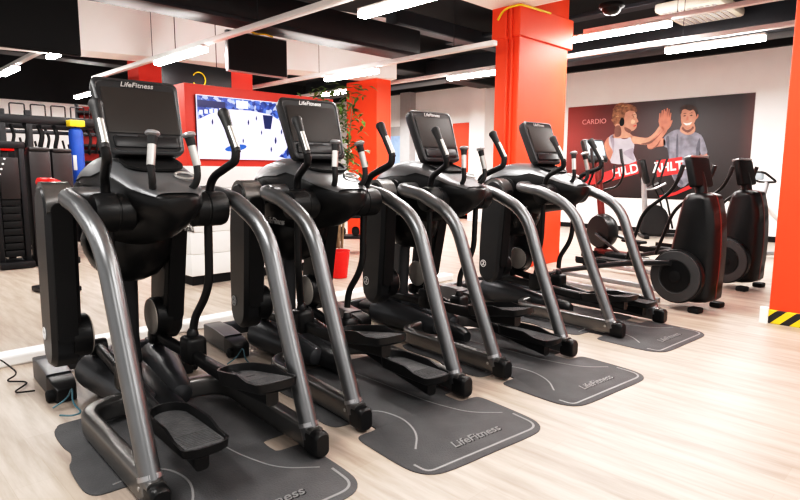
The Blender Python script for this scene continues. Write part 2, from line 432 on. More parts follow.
    sc = MB(); sc.loft([[CT @ Vector((x,y,z)) for x,y in rr_] for rr_, z in ((rrect(.326,.222,.006,2,0,.218),.0),(rrect(.33,.227,.006,2,0,.218),.003),(rrect(.318,.217,.004,2,0,.218),.0042))]); sc.build('screen', M['screen'], cn)
    bt = MB(); bt.loft([[CT @ Vector((x,y,z)) for x,y in rr_] for rr_, z in ((rrect(.29,.058,.01,3,0,.062),.0),(rrect(.29,.058,.01,3,0,.062),.006),(rrect(.28,.05,.008,3,0,.062),.008))]); bt.build('button_panel', M['char'], cn)
    for x, w in ((-.085,.09),(.05,.05)):
        b2 = MB(); b2.loft([[CT @ Vector((u,v,z)) for u,v in rrect(w,.008,.003,2,x,.088)] for z in (.007,.010)]); b2.build('button', M['grey'], cn)
    text('LifeFitness', .036, M['glint'], 'wordmark', cn, CT @ Matrix.Translation((-.0,.351,.003)), shear=.3, depth=.001, offset=.0004)
    # --- fixed handles -------------------------------------------------
    for s in (-1, 1):
        gt = Vector((s*.080,.607,1.345)); gb = Vector((s*.100,.585,1.225))
        h = MB().tube(fillet([(s*.075,.65,1.10),(s*.098,.580,1.15),gb,gt], [.04,.04], 6), .0155, 12); ho = h.build('fixed_handle', M['grip'], t)
        MB().tube([gb.lerp(gt,-.02), gb.lerp(gt,.72)], .0178, 16).build('pulse_sensor', M['chrome'], ho)
        MB().tube([gb.lerp(gt,.70), gb.lerp(gt,1.0)], [.0185,.0215], 16).build('sensor_sleeve', M['grip'], ho)
        MB().lathe([(.016,0),(.022,.008),(.030,.014),(.031,.020),(.026,.028),(.01,.032)], gb.lerp(gt,.94), (gt-gb).normalized(), 16).build('handle_cap', M['silver'], ho)
    # --- moving handles ------------------------------------------------
    for s in (-1, 1):
        pth = fillet([(s*.280,.570,1.30),(s*.274,.565,1.245),(s*.238,.755,1.165),(s*.225,.775,1.02),(s*.222,.785,.62),(s*.17,.865,.46),(s*.16,.865,.36)], [.035,.06,.05,.10,.06], 6)
        lv = MB().tube(pth, .020, 12); lo = lv.build('moving_handle', M['black'], t)
        g = Vector((s*.275,.682,1.478)); b = Vector((s*.281,.560,1.285))
        MB().tube([b, b.lerp(g,.12), b.lerp(g,.6), b.lerp(g,.85), b.lerp(g,.95), g], [.017,.021,.021,.025,.029,.024], 14).build('grip', M['grip'], lo)
        MB().tube([b.lerp(g,.10)+Vector((0,-.012,0)), b.lerp(g,.60)+Vector((0,-.012,0))], .014, 14).build('pulse_sensor', M['chrome'], lo)
    # --- swing legs ----------------------------------------------------
    for s in (-1, 1):
        x0, x1 = (-.415,-.285) if s < 0 else (.140,.250)
        tilt = R(4) if s < 0 else R(12)
        yc = 1.15 if s < 0 else 1.16
        RT = Matrix.Translation((0,yc,1.08)) @ Matrix.Rotation(tilt, 4, 'X')
        f = lambda y, z, x: tuple(RT @ Vector((x, y, z-.74)))
        po = paddle_poly()
        mb = MB().prism(po, x0, x1, f, .022); pd = mb.build('swing_leg', M['char'] if s < 0 else M['black'], t)
        # moulded rear insert, dark, and metal top cap
        ins = MB(); ins.prism(rrect(.085,.66,.03,4,0,-.03), 0, .02, lambda u,v,w: tuple(RT @ Vector(((x0+x1)/2+u*1., -.109-w, v+.42-.74)))); ins.build('rear_insert', M['matte'], pd)
        cp = MB(); pc = [(y*1.03, z) for y, z in po[:13]]; pc = [(.128*1.0,.655)] + pc + [(-.128,.655)]
        arc = [(1.035*.115*math.cos(PI*k/12), .682+.125*math.sin(PI*k/12)) for k in range(13)]
        arcin = [(  .9*.115*math.cos(PI*k/12), .672+.10*math.sin(PI*k/12)) for k in range(12,-1,-1)]
        cp.prism(arc+arcin, x0+.008, x1-.008, f); cp.build('top_cap', M['rail'], pd)
        xin = x1 if s < 0 else x0; si = 1 if s < 0 else -1
        # inner lower hub with grey cover disc
        MB().lathe([(.03,-.05),(.103,-.04),(.105,0),(.105,.035),(.098,.042),(.02,.043)], f(-.03,.06,xin), (si,0,0), 26).build('lower_hub', M['black'], pd)
        MB().lathe([(.100,.036),(.098,.046),(.088,.050),(.01,.051)], f(-.03,.06,xin), (si,0,0), 26).build('hub_cover', M['disc'], pd)
        xo = x0 if s < 0 else x1; so_ = -1 if s < 0 else 1
        o_ = Vector(f(.045,.07,xo + so_*.001)); emblem(pd, frame_T(o_, (0,-1 if s < 0 else 1,0), (0,0,1)), M['white'])
    return t

def pedal_mesh():
    # outline (x,y) with the rear edge at y = 0
    w = .092
    pts = [(-w*.86,.0),(-w*.5,-.014),(0,-.018),(w*.5,-.014),(w*.86,.0),(w,.02),(w,.10),(w,.18),(w,.30)]
    for k in range(1, 10):
        a = PI*k/10; pts.append((w*math.cos(a), .34+.11*math.sin(a)))
    pts += [(-w,.30),(-w,.18),(-w,.10),(-w,.02)]
    def h(y): return .012 if y < .09 else (.012+.028*min(1,(y-.09)/.06))
    inn = inset(pts, .011); low = inset(pts, .02)
    rings = [[(x,y,-.03) for x,y in low], [(x,y,-.02) for x,y in inset(pts,.006)], [(x,y,h(y)) for x,y in pts], [(x,y,h(y)) for x,y in inn], [(x,y,.004) for x,y in inset(pts,.016)]]
    body = MB().loft(rings)
    tr = MB().loft([[(x,y,z) for x,y in inset(pts, k)] for k, z in ((.017,.003),(.018,.008),(.024,.009))])
    for k in range(9):
        y = .03+k*.014; tr.box((0,y,.0095), (.13,.005,.004), .001)
    return body, tr

def place_pedals(t, zl, zr, first):
    for s, z in ((-1, zl), (1, zr)):
        if first and s < 0:
            o = PEDB.build('pedal', M['black'], t); PEDT.build('tread', M['tread'], o); globals()['PED0'] = o
        else:
            o = PED0.copy(); COL.objects.link(o); o.parent = t
            for ch in PED0.children:
                c = ch.copy(); COL.objects.link(c); c.parent = o
        o.location = (s*.15, 0.0, z); o.rotation_euler = (R(-10 if z > .26 else -1),0,0)

def arms(t, zl, zr):
    for s, z in ((-1, zl), (1, zr)):
        zend = z-.075
        pv = Vector((s*.155,PIV_Y,PIV_Z)); en = Vector((s*.15,.06,zend))
        path = fillet([pv, pv.lerp(en,.42), pv.lerp(en,.6)+Vector((0,0,-.012)), en], .12, 5)
        rings = []
        for i, p in enumerate(path):
            k = i/(len(path)-1)
            rings.append([p+Vector((u,0,v)) for u, v in rrect(.046+.01*k,.058+.012*k,.018,4)])
        a = MB().loft(rings).build('pedal_arm', M['black'], t)
        MB().lathe([(.015,-.045),(.04,-.04),(.043,-.03),(.043,.03),(.04,.04),(.015,.045)], pv, (1,0,0), 20).build('arm_pivot', M['black'], a)
        q = pv.lerp(en,.385)
        MB().box((s*.158,q.y,q.z+.03), (.105,.118,.14), .026, seg=3).build('coupling', M['black'], a)
        MB().lathe([(.026,0),(.030,.012),(.027,.03),(.019,.045)], (s*.16,.865,q.z+.09), (0,0,1), 16).build('coupling_collar', M['char'], a)
        MB().box((s*.15,.17,z-.048), (.06,.17,.032), .012).build('pedal_bracket', M['matte'], a)

PEDB, PEDT = pedal_mesh()
spots = [((1.085,1.910),-3.1,.200,.370), ((2.046,1.919),-6.2,.415,.150), ((3.090,1.864),-5.5,.385,.145), ((4.406,1.783),-3.9,.285,.190)]
labels = ['nearest black and gunmetal elliptical trainer, at the left end of the row of four',
          'second elliptical trainer of the row, standing in front of the lit red television panel',
          'third elliptical trainer of the row, screen tilted before the white far wall',
          'farthest elliptical trainer of the front row, beside the large orange pillar']
trainers = []
base = make_trainer()
for i, ((x, y), yaw, zl, zr) in enumerate(spots):
    o = base if i == 0 else copy_tree(base)
    if i > 0: pass
    o.location = (x, y, 0); o.rotation_euler = (0,0,R(yaw))
    tag(o, labels[i], 'elliptical trainer', 'row of four elliptical trainers')
    trainers.append(o)
for i, ((x, y), yaw, zl, zr) in enumerate(spots):
    arms(trainers[i], zl, zr); place_pedals(trainers[i], zl, zr, i == 0)

# ------------------------------------------------------------------ floor mats
def mat_outline(s=1):
    half = [(0,-.52),(.24,-.52),(.335,-.50),(.385,-.44),(.40,-.34),(.402,-.16),(.398,-.07),(.372,-.035),(.285,-.03),(.27,0.0),(.27,.07),(.29,.10),(.39,.105),(.425,.14),(.436,.22),(.43,.40),(.41,.46),(.395,.54),(.405,.62),(.405,.78),(.38,.86),(.33,.89),(0,.90)]
    return half + [(-x, y) for x, y in half[-2:0:-1]]
def smooth_closed(p, k=3):
    n = len(p); out = []
    for i in range(n):
        a, b, c, d = (Vector(p[(i+j) % n]) for j in (-1,0,1,2))
        for j in range(k):
            t = j/k
            out.append(tuple(.5*((2*b)+(c-a)*t+(2*a-5*b+4*c-d)*t*t+(3*b-a-3*c+d)*t**3)))
    return out
def make_mat():
    t = thing('floor_mat', '', 'floor mat')
    po = smooth_closed(mat_outline(), 3)
    MB().loft([[(x,y,z) for x,y in inset(po,k)] for k, z in ((0,0),(0,.004),(.006,.008))]).build('rubber_sheet', M['rubber'], t)
    def strip(pts, w, rad=.08):
        P = fillet([(x,y,0) for x,y in pts], rad, 6); q = MB(); rings = []
        for i, p in enumerate(P):
            tg = (P[min(i+1,len(P)-1)]-P[max(i-1,0)]).normalized(); sd = Vector((-tg.y,tg.x,0))*w/2
            rings.append([p+sd+Vector((0,0,.008)), p+sd+Vector((0,0,.0095)), p-sd+Vector((0,0,.0095)), p-sd+Vector((0,0,.008))])
        q.loft(rings); return q.build('border_line', M['line'], t)
    strip([(.362,-.31),(.352,-.482),(-.352,-.482),(-.358,-.40)], .011)
    strip([(-.34,.14),(-.15,.17),(-.10,-.02),(-.16,-.19),(-.265,-.30)], .009, .14); strip([(.06,.80),(.10,.45),(.13,.05),(.20,-.17),(.33,-.27)], .006, .2)
    text('LifeFitness', .072, M['glyph'], 'wordmark', t, frame_T((.03,-.375,.0085),(1,0,0),(0,1,0)), shear=.3, depth=.0012, offset=.001)
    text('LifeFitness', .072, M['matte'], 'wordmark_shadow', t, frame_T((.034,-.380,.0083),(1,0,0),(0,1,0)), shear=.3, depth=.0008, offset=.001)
    return t
m0 = make_mat()
matlab = ['ribbed grey rubber mat under the nearest trainer, cut off by the picture edge', 'grey rubber mat with curved lines under the second trainer of the row',
          'grey rubber mat under the third trainer, its rear edge in mid floor', 'grey rubber mat under the farthest trainer of the front row']
for i, ((x, y), yaw, zl, zr) in enumerate(spots):
    o = m0 if i == 0 else copy_tree(m0)
    dx, dy = ((-.05,.19),(0,0),(0,0),(-.08,.14))[i]
    a = R(yaw); o.location = (x+dx*math.cos(a)-dy*math.sin(a), y+dx*math.sin(a)+dy*math.cos(a), 0); o.rotation_euler = (0,0,a)
    tag(o, matlab[i], 'floor mat', 'mats under the elliptical trainers')

# ================================================================== SETTING
CZ = 3.75
struct('floor', MB().box((4,5,-.05), (18,24,.1)), M['floor'])
struct('ceiling', MB().box((4,5.2,CZ+.05), (18,23,.1)), M['ceil'])
struct('wall_right', MB().box((11.98,5,CZ/2), (.16,24,CZ)), M['wall'])
struct('wall_back', MB().box((4,15.1,1.35), (18,.2,2.7)), M['wall'])
struct('trim_1', MB().box((4,15.05,CZ/2+1.35), (15.8,.3,CZ-2.7)), M['ceil'])
struct('trim_2', MB().box((11.84,5.0,CZ/2+1.67), (.12,20,CZ-3.34)), M['ceil'])
struct('baseboard_right', MB().box((11.89,5,.05), (.02,20,.10)), M['matte'])
# pilasters, door opening and red field on the far wall
struct('trim_3', MB().box((11.78,11.5,1.67), (.24,.36,3.34)), M['greyw'])
struct('trim_4', MB().box((11.70,8.9,1.67), (.4,.46,3.34)), M['wall'])
struct('trim_5', MB().box((11.89,9.55,1.22), (.02,.85,2.44)), M['orange'])
dr = struct('door_1', MB().box((11.885,12.05,1.23), (.03,.72,2.46)), M['greyw'])
dh = MB().box((11.86,11.78,1.05), (.03,.03,.14), .01).build('door_handle', M['chrome'], dr)
dg = MB().box((11.865,12.05,1.75), (.012,.5,.9)).build('door_pane', M['bluepale'], dr)
# low white kerb behind the row
struct('trim_6', MB().box((1.5,4.22,.035), (7.0,.14,.07), .012), M['pale'])
# columns
def column(x0, x1, y0, y1, m, ch=True):
    mb = MB(); mb.box(((x0+x1)/2,(y0+y1)/2,CZ/2), (x1-x0,y1-y0,CZ), .012); return mb
struct('column_1', column(6.0,7.12,4.05,4.385,None), M['orange'])
cc = MB(); cc.box((6.575,4.22,2.965), (1.22,.40,.37), .01); struct('column_1_collar', cc, M['orange'])
for y in (4.13,4.20):
    p = MB(); p.tube([(5.982,y,.0),(5.982,y,2.74),(5.948,y,2.77),(5.948,y,3.10)], .016, 8); p.build('conduit', M['orange'])
    tag(bpy.data.objects[-1] if False else p and COL.objects[-1], 'thin orange conduit pipe up the left face of the large orange pillar, %s' % ('right-hand one' if y < 4.2 else 'left-hand one'), 'pipe', 'conduits on the pillar')
cy = MB(); cy.tube(fillet([(5.915,4.30,2.98),(5.905,4.22,3.07),(5.90,4.12,3.095),(5.92,3.985,3.10),(6.3,3.98,3.11),(6.55,3.98,3.118)], .05, 4), .013, 8)
tag(cy.build('cable_bundle', M['yellow']), 'yellow cable bundle curling over the top of the large orange pillar', 'cable')
struct('column_2', MB().box((7.11,7.92,1.385), (.34,.80,2.77), .012), M['orange'])
struct('column_3', column(3.75,4.12,9.5,9.95,None), M['red'])
struct('column_4', column(4.75,5.15,8.5,8.9,None), M['red'])
struct('column_5', MB().box((5.80,.60,CZ/2), (.80,1.14,CZ), .01), M['orange'])
struct('column_5_pilaster', MB().box((5.385,.40,CZ/2), (.04,1.02-.30,CZ), .006), M['orange'])
struct('column_5_base', MB().box((5.80,.60,.055), (.84,1.18,.11), .006), M['stripe'])
struct('trim_7', MB().box((5.375,1.195,.06), (.035,.06,.14), .006), M['pale'])
# soffit, beams, ducts
sf = MB(); A = Vector((-3.1,10.29)); B = Vector((7.25,7.35)); dirv = (B-A).normalized(); nv = Vector((-dirv.y,dirv.x))*.5
pl = [A, B, B+nv, A+nv]
sf.loft([[(p.x,p.y,2.77) for p in pl], [(p.x,p.y,CZ) for p in pl]]); struct('soffit_beam', sf, M['soffit'])
struct('ceiling_slab', MB().box((4.0,1.7,3.26), (6.5*1.0+.25-.5,5.4,.12)), M['soffit']) if False else None
sl = MB(); sl.box((6.2-2.6,4.43-2.6,3.19), (5.2,5.2,.12)); struct('beam_1', sl, M['soffit'])
for nm, c, d in (('duct_1',(1.6,6.18,3.02),(9.6,.36,.38)), ('duct_2',(9.3,6.0,3.22),(.45,13,.4))):
    o = MB().box(c, d, .02).build(nm, M['duct'] if nm == 'duct_1' else M['ductg']); o['kind'] = 'structure'
struct('beam_2', MB().box((1.6,6.02,2.86), (9.6,.06,.05), .01), M['ductg'])
struct('beam_3', MB().box((9.6,8.6,3.35), (4.0,.5,.35), .02), M['duct'])
struct('beam_4', MB().box((2.0,11.6,3.3), (9.0,.4,.4), .02), M['duct'])
struct('beam_6', MB().box((7.6,6.3,3.4), (3.0,.24,.22), .02), M['ductg'])
# cable trays of the black ceiling
for i, (x, y) in enumerate(((1.2,10.5),(5.2,12.5),(8.2,4.0))):
    struct('trim_%d' % (8+i), MB().box((x,y,3.45), (.22,6,.06), .01), M['ductg'])

# ------------------------------------------------------------------ lights
def track(x, y0, y1, label, z=2.79):
    mb = MB(); mb.box((x,(y0+y1)/2,z), (.075,y1-y0,.055), .006)
    t = thing('ceiling_track', label, 'light track', (0,0,0), 0, 'white ceiling light tracks')
    mb.build('channel', M['track'], t)
    k = 0
    y = y0+.6
    while y < y1:
        MB().tube([(x,y,z+.02),(x,y,CZ)], .004, 6).build('suspension_wire', M['duct'], t); y += 2.6
    return t
def lamp(x, y0, y1, label, z=2.73, power=None):
    t = thing('ceiling_light', label, 'light', (x,(y0+y1)/2,z), 0, 'fluorescent light fittings')
    L_ = y1-y0
    MB().box((0,0,.018), (.085,L_,.03), .006).build('housing', M['track'], t)
    MB().box((0,0,-.022), (.10,L_-.01,.055), .016).build('diffuser', M['tubel'], t)
    ld = bpy.data.lights.new('tube_glow', 'AREA'); ld.shape = 'RECTANGLE'; ld.size = .12; ld.size_y = L_; ld.energy = power or 26*L_; ld.color = (1,.965,.93)
    lo = bpy.data.objects.new('tube_glow', ld); COL.objects.link(lo); lo.parent = t; lo.location = (0,0,-.06)
    return t
track(3.35, -3, 10.3, 'long white light track crossing in front of the hanging television', 2.66)
track(5.50, 4.02, 9.2, 'white light track ending at the left edge of the large orange pillar', 2.62)
track(7.40, -3, 3.98, 'white light track starting at the right side of the large orange pillar', 3.04)
track(7.62, -3, 14.5, 'white light track nearest to the poster wall', 2.80)
track(2.36, 8.7, 14.5, 'short white light track farthest left, above the black training rig', 2.80)
LAMPS = [(3.32,6.49,7.80,2.60,'lit tube hanging over the console of the nearest trainer'), (3.60,2.9,4.11,2.60,'lit tube at the top edge, left of the large orange pillar'),
         (5.50,5.95,7.05,2.56,'lit tube in front of the smaller orange pillar'), (7.40,2.86,4.22,2.98,'lit tube just right of the large orange pillar top'),
         (7.58,5.1,6.47,2.74,'lit tube touching the left side of the large orange pillar'), (7.78,1.95,3.06,2.74,'lit tube above the printed wall poster'),
         (7.4,8.7,9.6,2.74,'small lit tube above the plant'), (4.12,12.4,13.8,2.74,'small lit tube beside the nearest console, far left'),
         (2.45,8.85,9.2,2.74,'tiny lit tube under the big black screen, upper left'), (2.34,10.5,11.4,2.74,'lit tube at the left picture edge')]
for x, a, b, z_, lb in LAMPS: lamp(x, a, b, lb, z_)
def fill_light(x, y, w, l, e, z=3.05):  # added fill lamp without any fitting, brightens floor, walls and trainers
    ld = bpy.data.lights.new('fill_area_glow', 'AREA'); ld.shape = 'RECTANGLE'; ld.size = w; ld.size_y = l; ld.energy = e; ld.color = (1,.97,.94)
    lo = bpy.data.objects.new('fill_area_glow', ld); COL.objects.link(lo); lo.location = (x,y,z); lo['kind'] = 'helper'; return lo
for x, y, e in ((-1.2,-1.5,60),(1.6,-.6,65),(4.4,-.8,50),(3.0,-3,70),(-.3,2.4,75),(-1.2,4.6,50),(3.6,1.0,45)):
    fill_light(x, y, .5, 1.6, e)
for x, y, e in ((1.6,6.8,55),(5.0,2.6,45),(9.4,2.2,110),(9.6,5.2,120),(9.2,9.0,110),(10.2,11.2,110),(3.0,10,26),(.5,9.5,16)):
    fill_light(x, y, .4, 1.4, e, 2.70)

for x, y, z, e in ((2.6,7.0,2.45,22),(4.9,6.6,2.45,22),(1.2,8.0,2.45,12)):  # added point lamps to brighten the soffit, no bulbs hang here
    ld = bpy.data.lights.new('soffit_fill_glow', 'POINT'); ld.energy = e; ld.shadow_soft_size = .35; ld.color = (1,.96,.92)
    lo = bpy.data.objects.new('soffit_fill_glow', ld); COL.objects.link(lo); lo.location = (x,y,z); lo['kind'] = 'helper'

# ------------------------------------------------------------------ AC cassette, dome camera
ac = thing('air_conditioner', 'cream perforated air conditioning cassette on the ceiling, upper right', 'air conditioner', (8.42,2.90,3.27), R(0))
MB().box((0,0,.04), (1.0,.80,.12), .04).build('housing', M['cream'], ac); MB().box((0,0,.29), (.7,.5,.39), .02).build('hanger', M['duct'], ac)
g = MB()
for i in range(12):
    for j in range(9):
        g.box((-.40+i*.072,-.30+j*.074,-.026), (.05,.05,.012), .004)
gr = g.build('grille', M['greyw'], ac)
dm = thing('dome_camera', 'black round dome camera on the ceiling slab', 'camera', (6.75,3.30,3.125))
MB().lathe([(.14,.01),(.145,-.02),(.13,-.035),(.11,-.04)], n=24).build('mount', M['matte'], dm)
MB().lathe([(.11,-.035),(.10,-.075),(.07,-.10),(.02,-.112)], n=24).build('dome', M['gloss'], dm)

# ------------------------------------------------------------------ television kiosk
k = thing('television_kiosk', 'red and white free-standing television panel behind the first two trainers', 'media wall', (3.68,5.8,0))
MB().box((0,.30,.05), (1.86,.54,.10)).build('plinth', M['matte'], k)
wb = MB()
for i in range(5): wb.box((0,.30,.10+.114+i*.231), (1.90,.60,.226), .004)
wb.build('white_base', M['pale'], k)
MB().box((0,.30,1.66), (1.90,.60,.83), .006).build('red_surround', M['red'], k)
tv = thing('television', 'lit wide television showing an indoor court match, set in the red panel', 'television', (3.40,5.785,1.645))
MB().box((0,.0,0), (1.13,.03,.645), .004).build('case', M['matte'], tv)
scn = MB().box((0,-.02,0), (1.13,.012,.645)).build('screen', M['ice'], tv)
def flat(poly, y, m, name, par, sx=1):
    return MB().prism(poly, y, y+.002, lambda u,v,w: (u,w,v)).build(name, m, par, smooth=False)
flat([(-.56,.315),(.56,.315),(.56,-.02),(.47,.10),(.30,.18),(.05,.205),(-.2,.20),(-.42,.14),(-.56,.07)], -.029, M['crowd'], 'stand_picture', scn)
flat([(-.56,.20),(-.25,.20),(-.25,.27),(-.56,.27)], -.031, M['scr_dark'], 'board_picture', scn)
for i in range(5): flat([(-.54+i*.055,.13+i*.008),(-.505+i*.055,.13+i*.008),(-.505+i*.055,.17+i*.008),(-.54+i*.055,.17+i*.008)], -.032, M['scr_white'], 'board_letter', scn)
flat([(-.12,.22),(.02,.22),(.02,.30),(-.12,.30)], -.031, M['scr_white'], 'court_display', scn)
flat([(.22,.02),(.30,.02),(.33,.17),(.20,.17)], -.031, M['scr_dark'], 'goal_picture', scn)
flat([(-.14+.13*math.cos(a), -.20+.035*math.sin(a)+.02*math.cos(a)) for a in [2*PI*j/16 for j in range(16)]], -.031, M['scr_blue'], 'court_marking', scn)
for px, pz, s_ in ((.02,.08,.6),(-.40,.06,.6),(.36,-.10,.8),(.44,.0,.6),(.18,-.02,.5),(.52,-.22,1.1),(.30,-.20,.6),(-.05,-.12,.5),(.12,.13,.5),(-.28,.09,.5)):
    flat([(px-.012*s_,pz-.045*s_),(px+.004*s_,pz-.05*s_),(px+.016*s_,pz-.01*s_),(px+.008*s_,pz+.045*s_),(px-.006*s_,pz+.04*s_),(px-.018*s_,pz)], -.031, M['scr_dark'], 'player_picture', scn)
flat([(.40,-.28),(.56,-.315),(.56,-.10),(.50,-.20)], -.030, M['crowd'], 'bench_picture', scn)

def hanging_tv(x0, x1, y, z0, z1, label, edge='silver'):
    t = thing('hanging_screen', label, 'television', ((x0+x1)/2, y, z0))
    w, h = x1-x0, z1-z0
    MB().box((0,.03,h/2), (w,.06,h), .008).build('case', M[edge], t)
    MB().box((0,-.003,h/2), (w-.025,.008,h-.03)).build('screen', M['matte'], t)
    MB().box((0,.08,h*.6), (.3,.05,.25), .01).build('wall_bracket', M['duct'], t)
    MB().tube([(0,.09,h*.6),(0,.09,CZ-z0)], .02, 10).build('ceiling_pole', M['duct'], t)
    return t
hanging_tv(3.50,4.31,6.3,2.34,2.80, 'black hanging television left of centre, under the white soffit')
hanging_tv(.45,1.86,6.0,2.235,3.02, 'large black hanging television in the upper left corner', 'matte')
ds = thing('dark_screen', 'dark hanging screen with a yellow ring, above the red panel', 'television', (3.99,8.0,2.31))
MB().box((0,.03,.165), (1.02,.05,.40), .008).build('case', M['duct'], ds)
for x in (-.3,.3): MB().tube([(x,.05,.3),(x,.05,CZ-2.31)], .006, 8).build('ceiling_pole', M['duct'], ds)
rg = MB(); rg.tube([(-.0+.095*math.cos(R(a)), -.004, .16+.10*math.sin(R(a))) for a in range(-150,151,15)], .008, 8); rg.build('yellow_ring', M['yellow'], ds)
yc = MB(); yc.tube(fillet([(3.70,6.32,2.812),(3.80,6.30,2.82),(3.90,6.33,2.812),(4.0,6.30,2.822),(4.12,6.32,2.812)], .03, 4), .011, 8)
tag(yc.build('cable_bundle', M['yellow']), 'yellow cables bunched on top of the hanging television', 'cable')

# ------------------------------------------------------------------ plant
p = thing('potted_plant', 'tall leafy plant in a red tapered pot, behind the second trainer', 'plant', (4.17,5.14,0))
MB().lathe([(.07,0),(.085,.005),(.118,.30),(.123,.315),(.108,.315),(.10,.29)], n=4 if False else 20).build('pot', M['redgloss'], p)
MB().lathe([(.10,.285),(.05,.29),(.01,.292)], n=16).build('soil', M['bark'], p)
st = MB()
tops = []
for j in range(5):
    a = j*1.3; q = [(0.03*math.cos(a),.03*math.sin(a),.34)]
    for k_ in range(1, 6): q.append((.03*math.cos(a)+.05*k_*math.cos(a)*.55, .03*math.sin(a)+.05*k_*math.sin(a)*.55, .34+k_*(.27+.015*j)))
    st.tube(q, [.014,.012,.011,.009,.007,.004], 7); tops += [Vector(v) for v in q[3:]]
st.tube([(0,0,.5),(-.12,.02,.72)], .010, 6); st.tube([(0,0,.42),(.0,.0,.80)], .02, 7)
st.build('stem', M['bark'], p)
lf = MB()
for j in range(430):
    c = random.choice(tops[-24:]) + Vector((random.gauss(-.01,.085), random.gauss(0,.085), random.gauss(.12,.16))); c.z = min(c.z, 2.10)
    a = random.uniform(0, 2*PI); d = Vector((math.cos(a), math.sin(a), random.uniform(-.9,.1))).normalized(); L_ = random.uniform(.08,.15); sd = d.cross(Vector((0,0,1))).normalized()*L_*.17
    lf.add([c, c+d*L_*.45+sd+Vector((0,0,.01)), c+d*L_, c+d*L_*.45-sd+Vector((0,0,.01))], [[0,1,2,3]])
lf.build('foliage', M['leaf'], p)

# ------------------------------------------------------------------ printed poster on the right wall
PX = 11.893
po = thing('wall_poster', 'wide dark red poster of two people in sportswear giving a high five', 'poster', (PX,4.88,1.65))
MB().box((0,0,0), (.012,3.62,1.92)).build('printed_panel', M['poster'], po)
PL = {
'w_hair':[(5.63,2.57),(5.5,2.62),(5.36,2.59),(5.21,2.53),(5.16,2.43),(5.24,2.4),(5.3,2.28),(5.35,2.17),(5.5,2.17),(5.61,2.2),(5.68,2.35)],
'w_face':[(5.39,2.43),(5.24,2.44),(5.17,2.37),(5.16,2.3),(5.12,2.22),(5.16,2.2),(5.15,2.16),(5.16,2.1),(5.24,2.04),(5.37,2.09),(5.42,2.21)],
'w_neck':[(5.59,2.2),(5.37,2.15),(5.32,2.03),(5.23,1.92),(5.64,1.92),(5.58,2.06)],
'w_torso':[(5.72,1.94),(5.6,1.99),(5.44,1.89),(5.32,1.9),(5.24,1.96),(5.18,1.76),(5.19,1.6),(5.14,1.4),(5.65,1.4),(5.62,1.63),(5.71,1.78)],
'w_armR':[(5.26,1.94),(5.07,1.91),(4.91,1.9),(4.78,2.0),(4.67,2.15),(4.57,2.09),(4.73,1.88),(4.88,1.76),(5.12,1.78),(5.21,1.8)],
'w_armL':[(5.72,1.94),(5.69,1.8),(5.62,1.65),(5.63,1.42),(5.75,1.55),(5.82,1.76),(5.79,1.88)],
'w_hand':[(4.69,2.09),(4.72,2.2),(4.715,2.36),(4.695,2.365),(4.68,2.25),(4.675,2.41),(4.65,2.415),(4.645,2.26),(4.635,2.43),(4.61,2.43),(4.61,2.26),(4.595,2.38),(4.575,2.38),(4.57,2.22),(4.545,2.28),(4.53,2.26),(4.55,2.14),(4.61,2.05)],
'm_hand':[(4.62,2.08),(4.63,2.22),(4.615,2.40),(4.595,2.40),(4.59,2.26),(4.58,2.45),(4.555,2.45),(4.555,2.27),(4.54,2.43),(4.518,2.42),(4.52,2.26),(4.505,2.36),(4.485,2.35),(4.49,2.2),(4.46,2.22),(4.455,2.19),(4.48,2.10),(4.53,2.04)],
'm_fore':[(4.9,1.79),(4.74,1.96),(4.63,2.11),(4.53,2.05),(4.65,1.86),(4.76,1.71),(4.86,1.67),(4.91,1.71)],
'm_upper':[(4.9,1.79),(4.75,1.85),(4.6,1.87),(4.57,1.74),(4.72,1.71),(4.86,1.67)],
'm_torso':[(4.6,1.88),(4.51,1.97),(4.36,2.03),(4.12,1.99),(3.92,1.91),(3.82,1.7),(3.79,1.57),(3.89,1.54),(3.94,1.67),(3.94,1.39),(3.91,1.26),(4.16,.94),(4.31,.99),(4.46,1.3),(4.5,1.65),(4.59,1.72)],
'm_neck':[(4.26,2.13),(4.08,2.16),(4.03,1.99),(4.15,1.92),(4.3,2.0)],
'm_face':[(4.31,2.36),(4.26,2.41),(4.11,2.4),(4.04,2.32),(4.02,2.25),(4.06,2.12),(4.12,2.03),(4.2,2.02),(4.28,2.13),(4.3,2.24)],
'm_hair':[(4.315,2.33),(4.33,2.42),(4.29,2.475),(4.22,2.49),(4.12,2.475),(4.04,2.42),(4.005,2.33),(4.02,2.25),(4.045,2.32),(4.08,2.385),(4.15,2.37),(4.23,2.405),(4.285,2.39),(4.30,2.33)],
'm_armR':[(3.9,1.56),(3.8,1.57),(3.78,1.44),(3.83,1.3),(3.89,1.22),(3.93,1.33),(3.91,1.45)],
'ban1':[(6.27,1.14),(5.80,1.20),(5.03,1.46),(5.02,1.20),(5.80,.98),(6.26,.93)],
'ban2':[(4.72,1.44),(4.23,1.51),(4.21,1.2),(4.68,1.12)],
'arc':[(4.64,.75),(4.32,.83),(4.05,.98),(4.01,.92),(4.3,.78),(4.6,.69)],
}
def smooth_poly(p): return smooth_closed(p, 3)
def onwall(poly, layer, m, name, par, sm=True):
    q = smooth_poly(poly) if sm else poly
    b = -.006-.0015*layer
    mb = MB(); n = len(q); mb.add([(b, y-4.88, z-1.65) for y, z in q], [list(range(n))])
    o = mb.build(name, m, par, smooth=False); return o
onwall(PL['w_armL'],1,M['skinr'],'printed_arm',po); onwall(PL['w_torso'],2,M['shirt'],'printed_top',po)
wh = onwall(PL['w_hair'],2,M['hair'],'printed_hair',po); onwall(PL['w_neck'],3,M['skin'],'printed_neck',po)
wf = onwall(PL['w_face'],4,M['skin'],'printed_face',po)
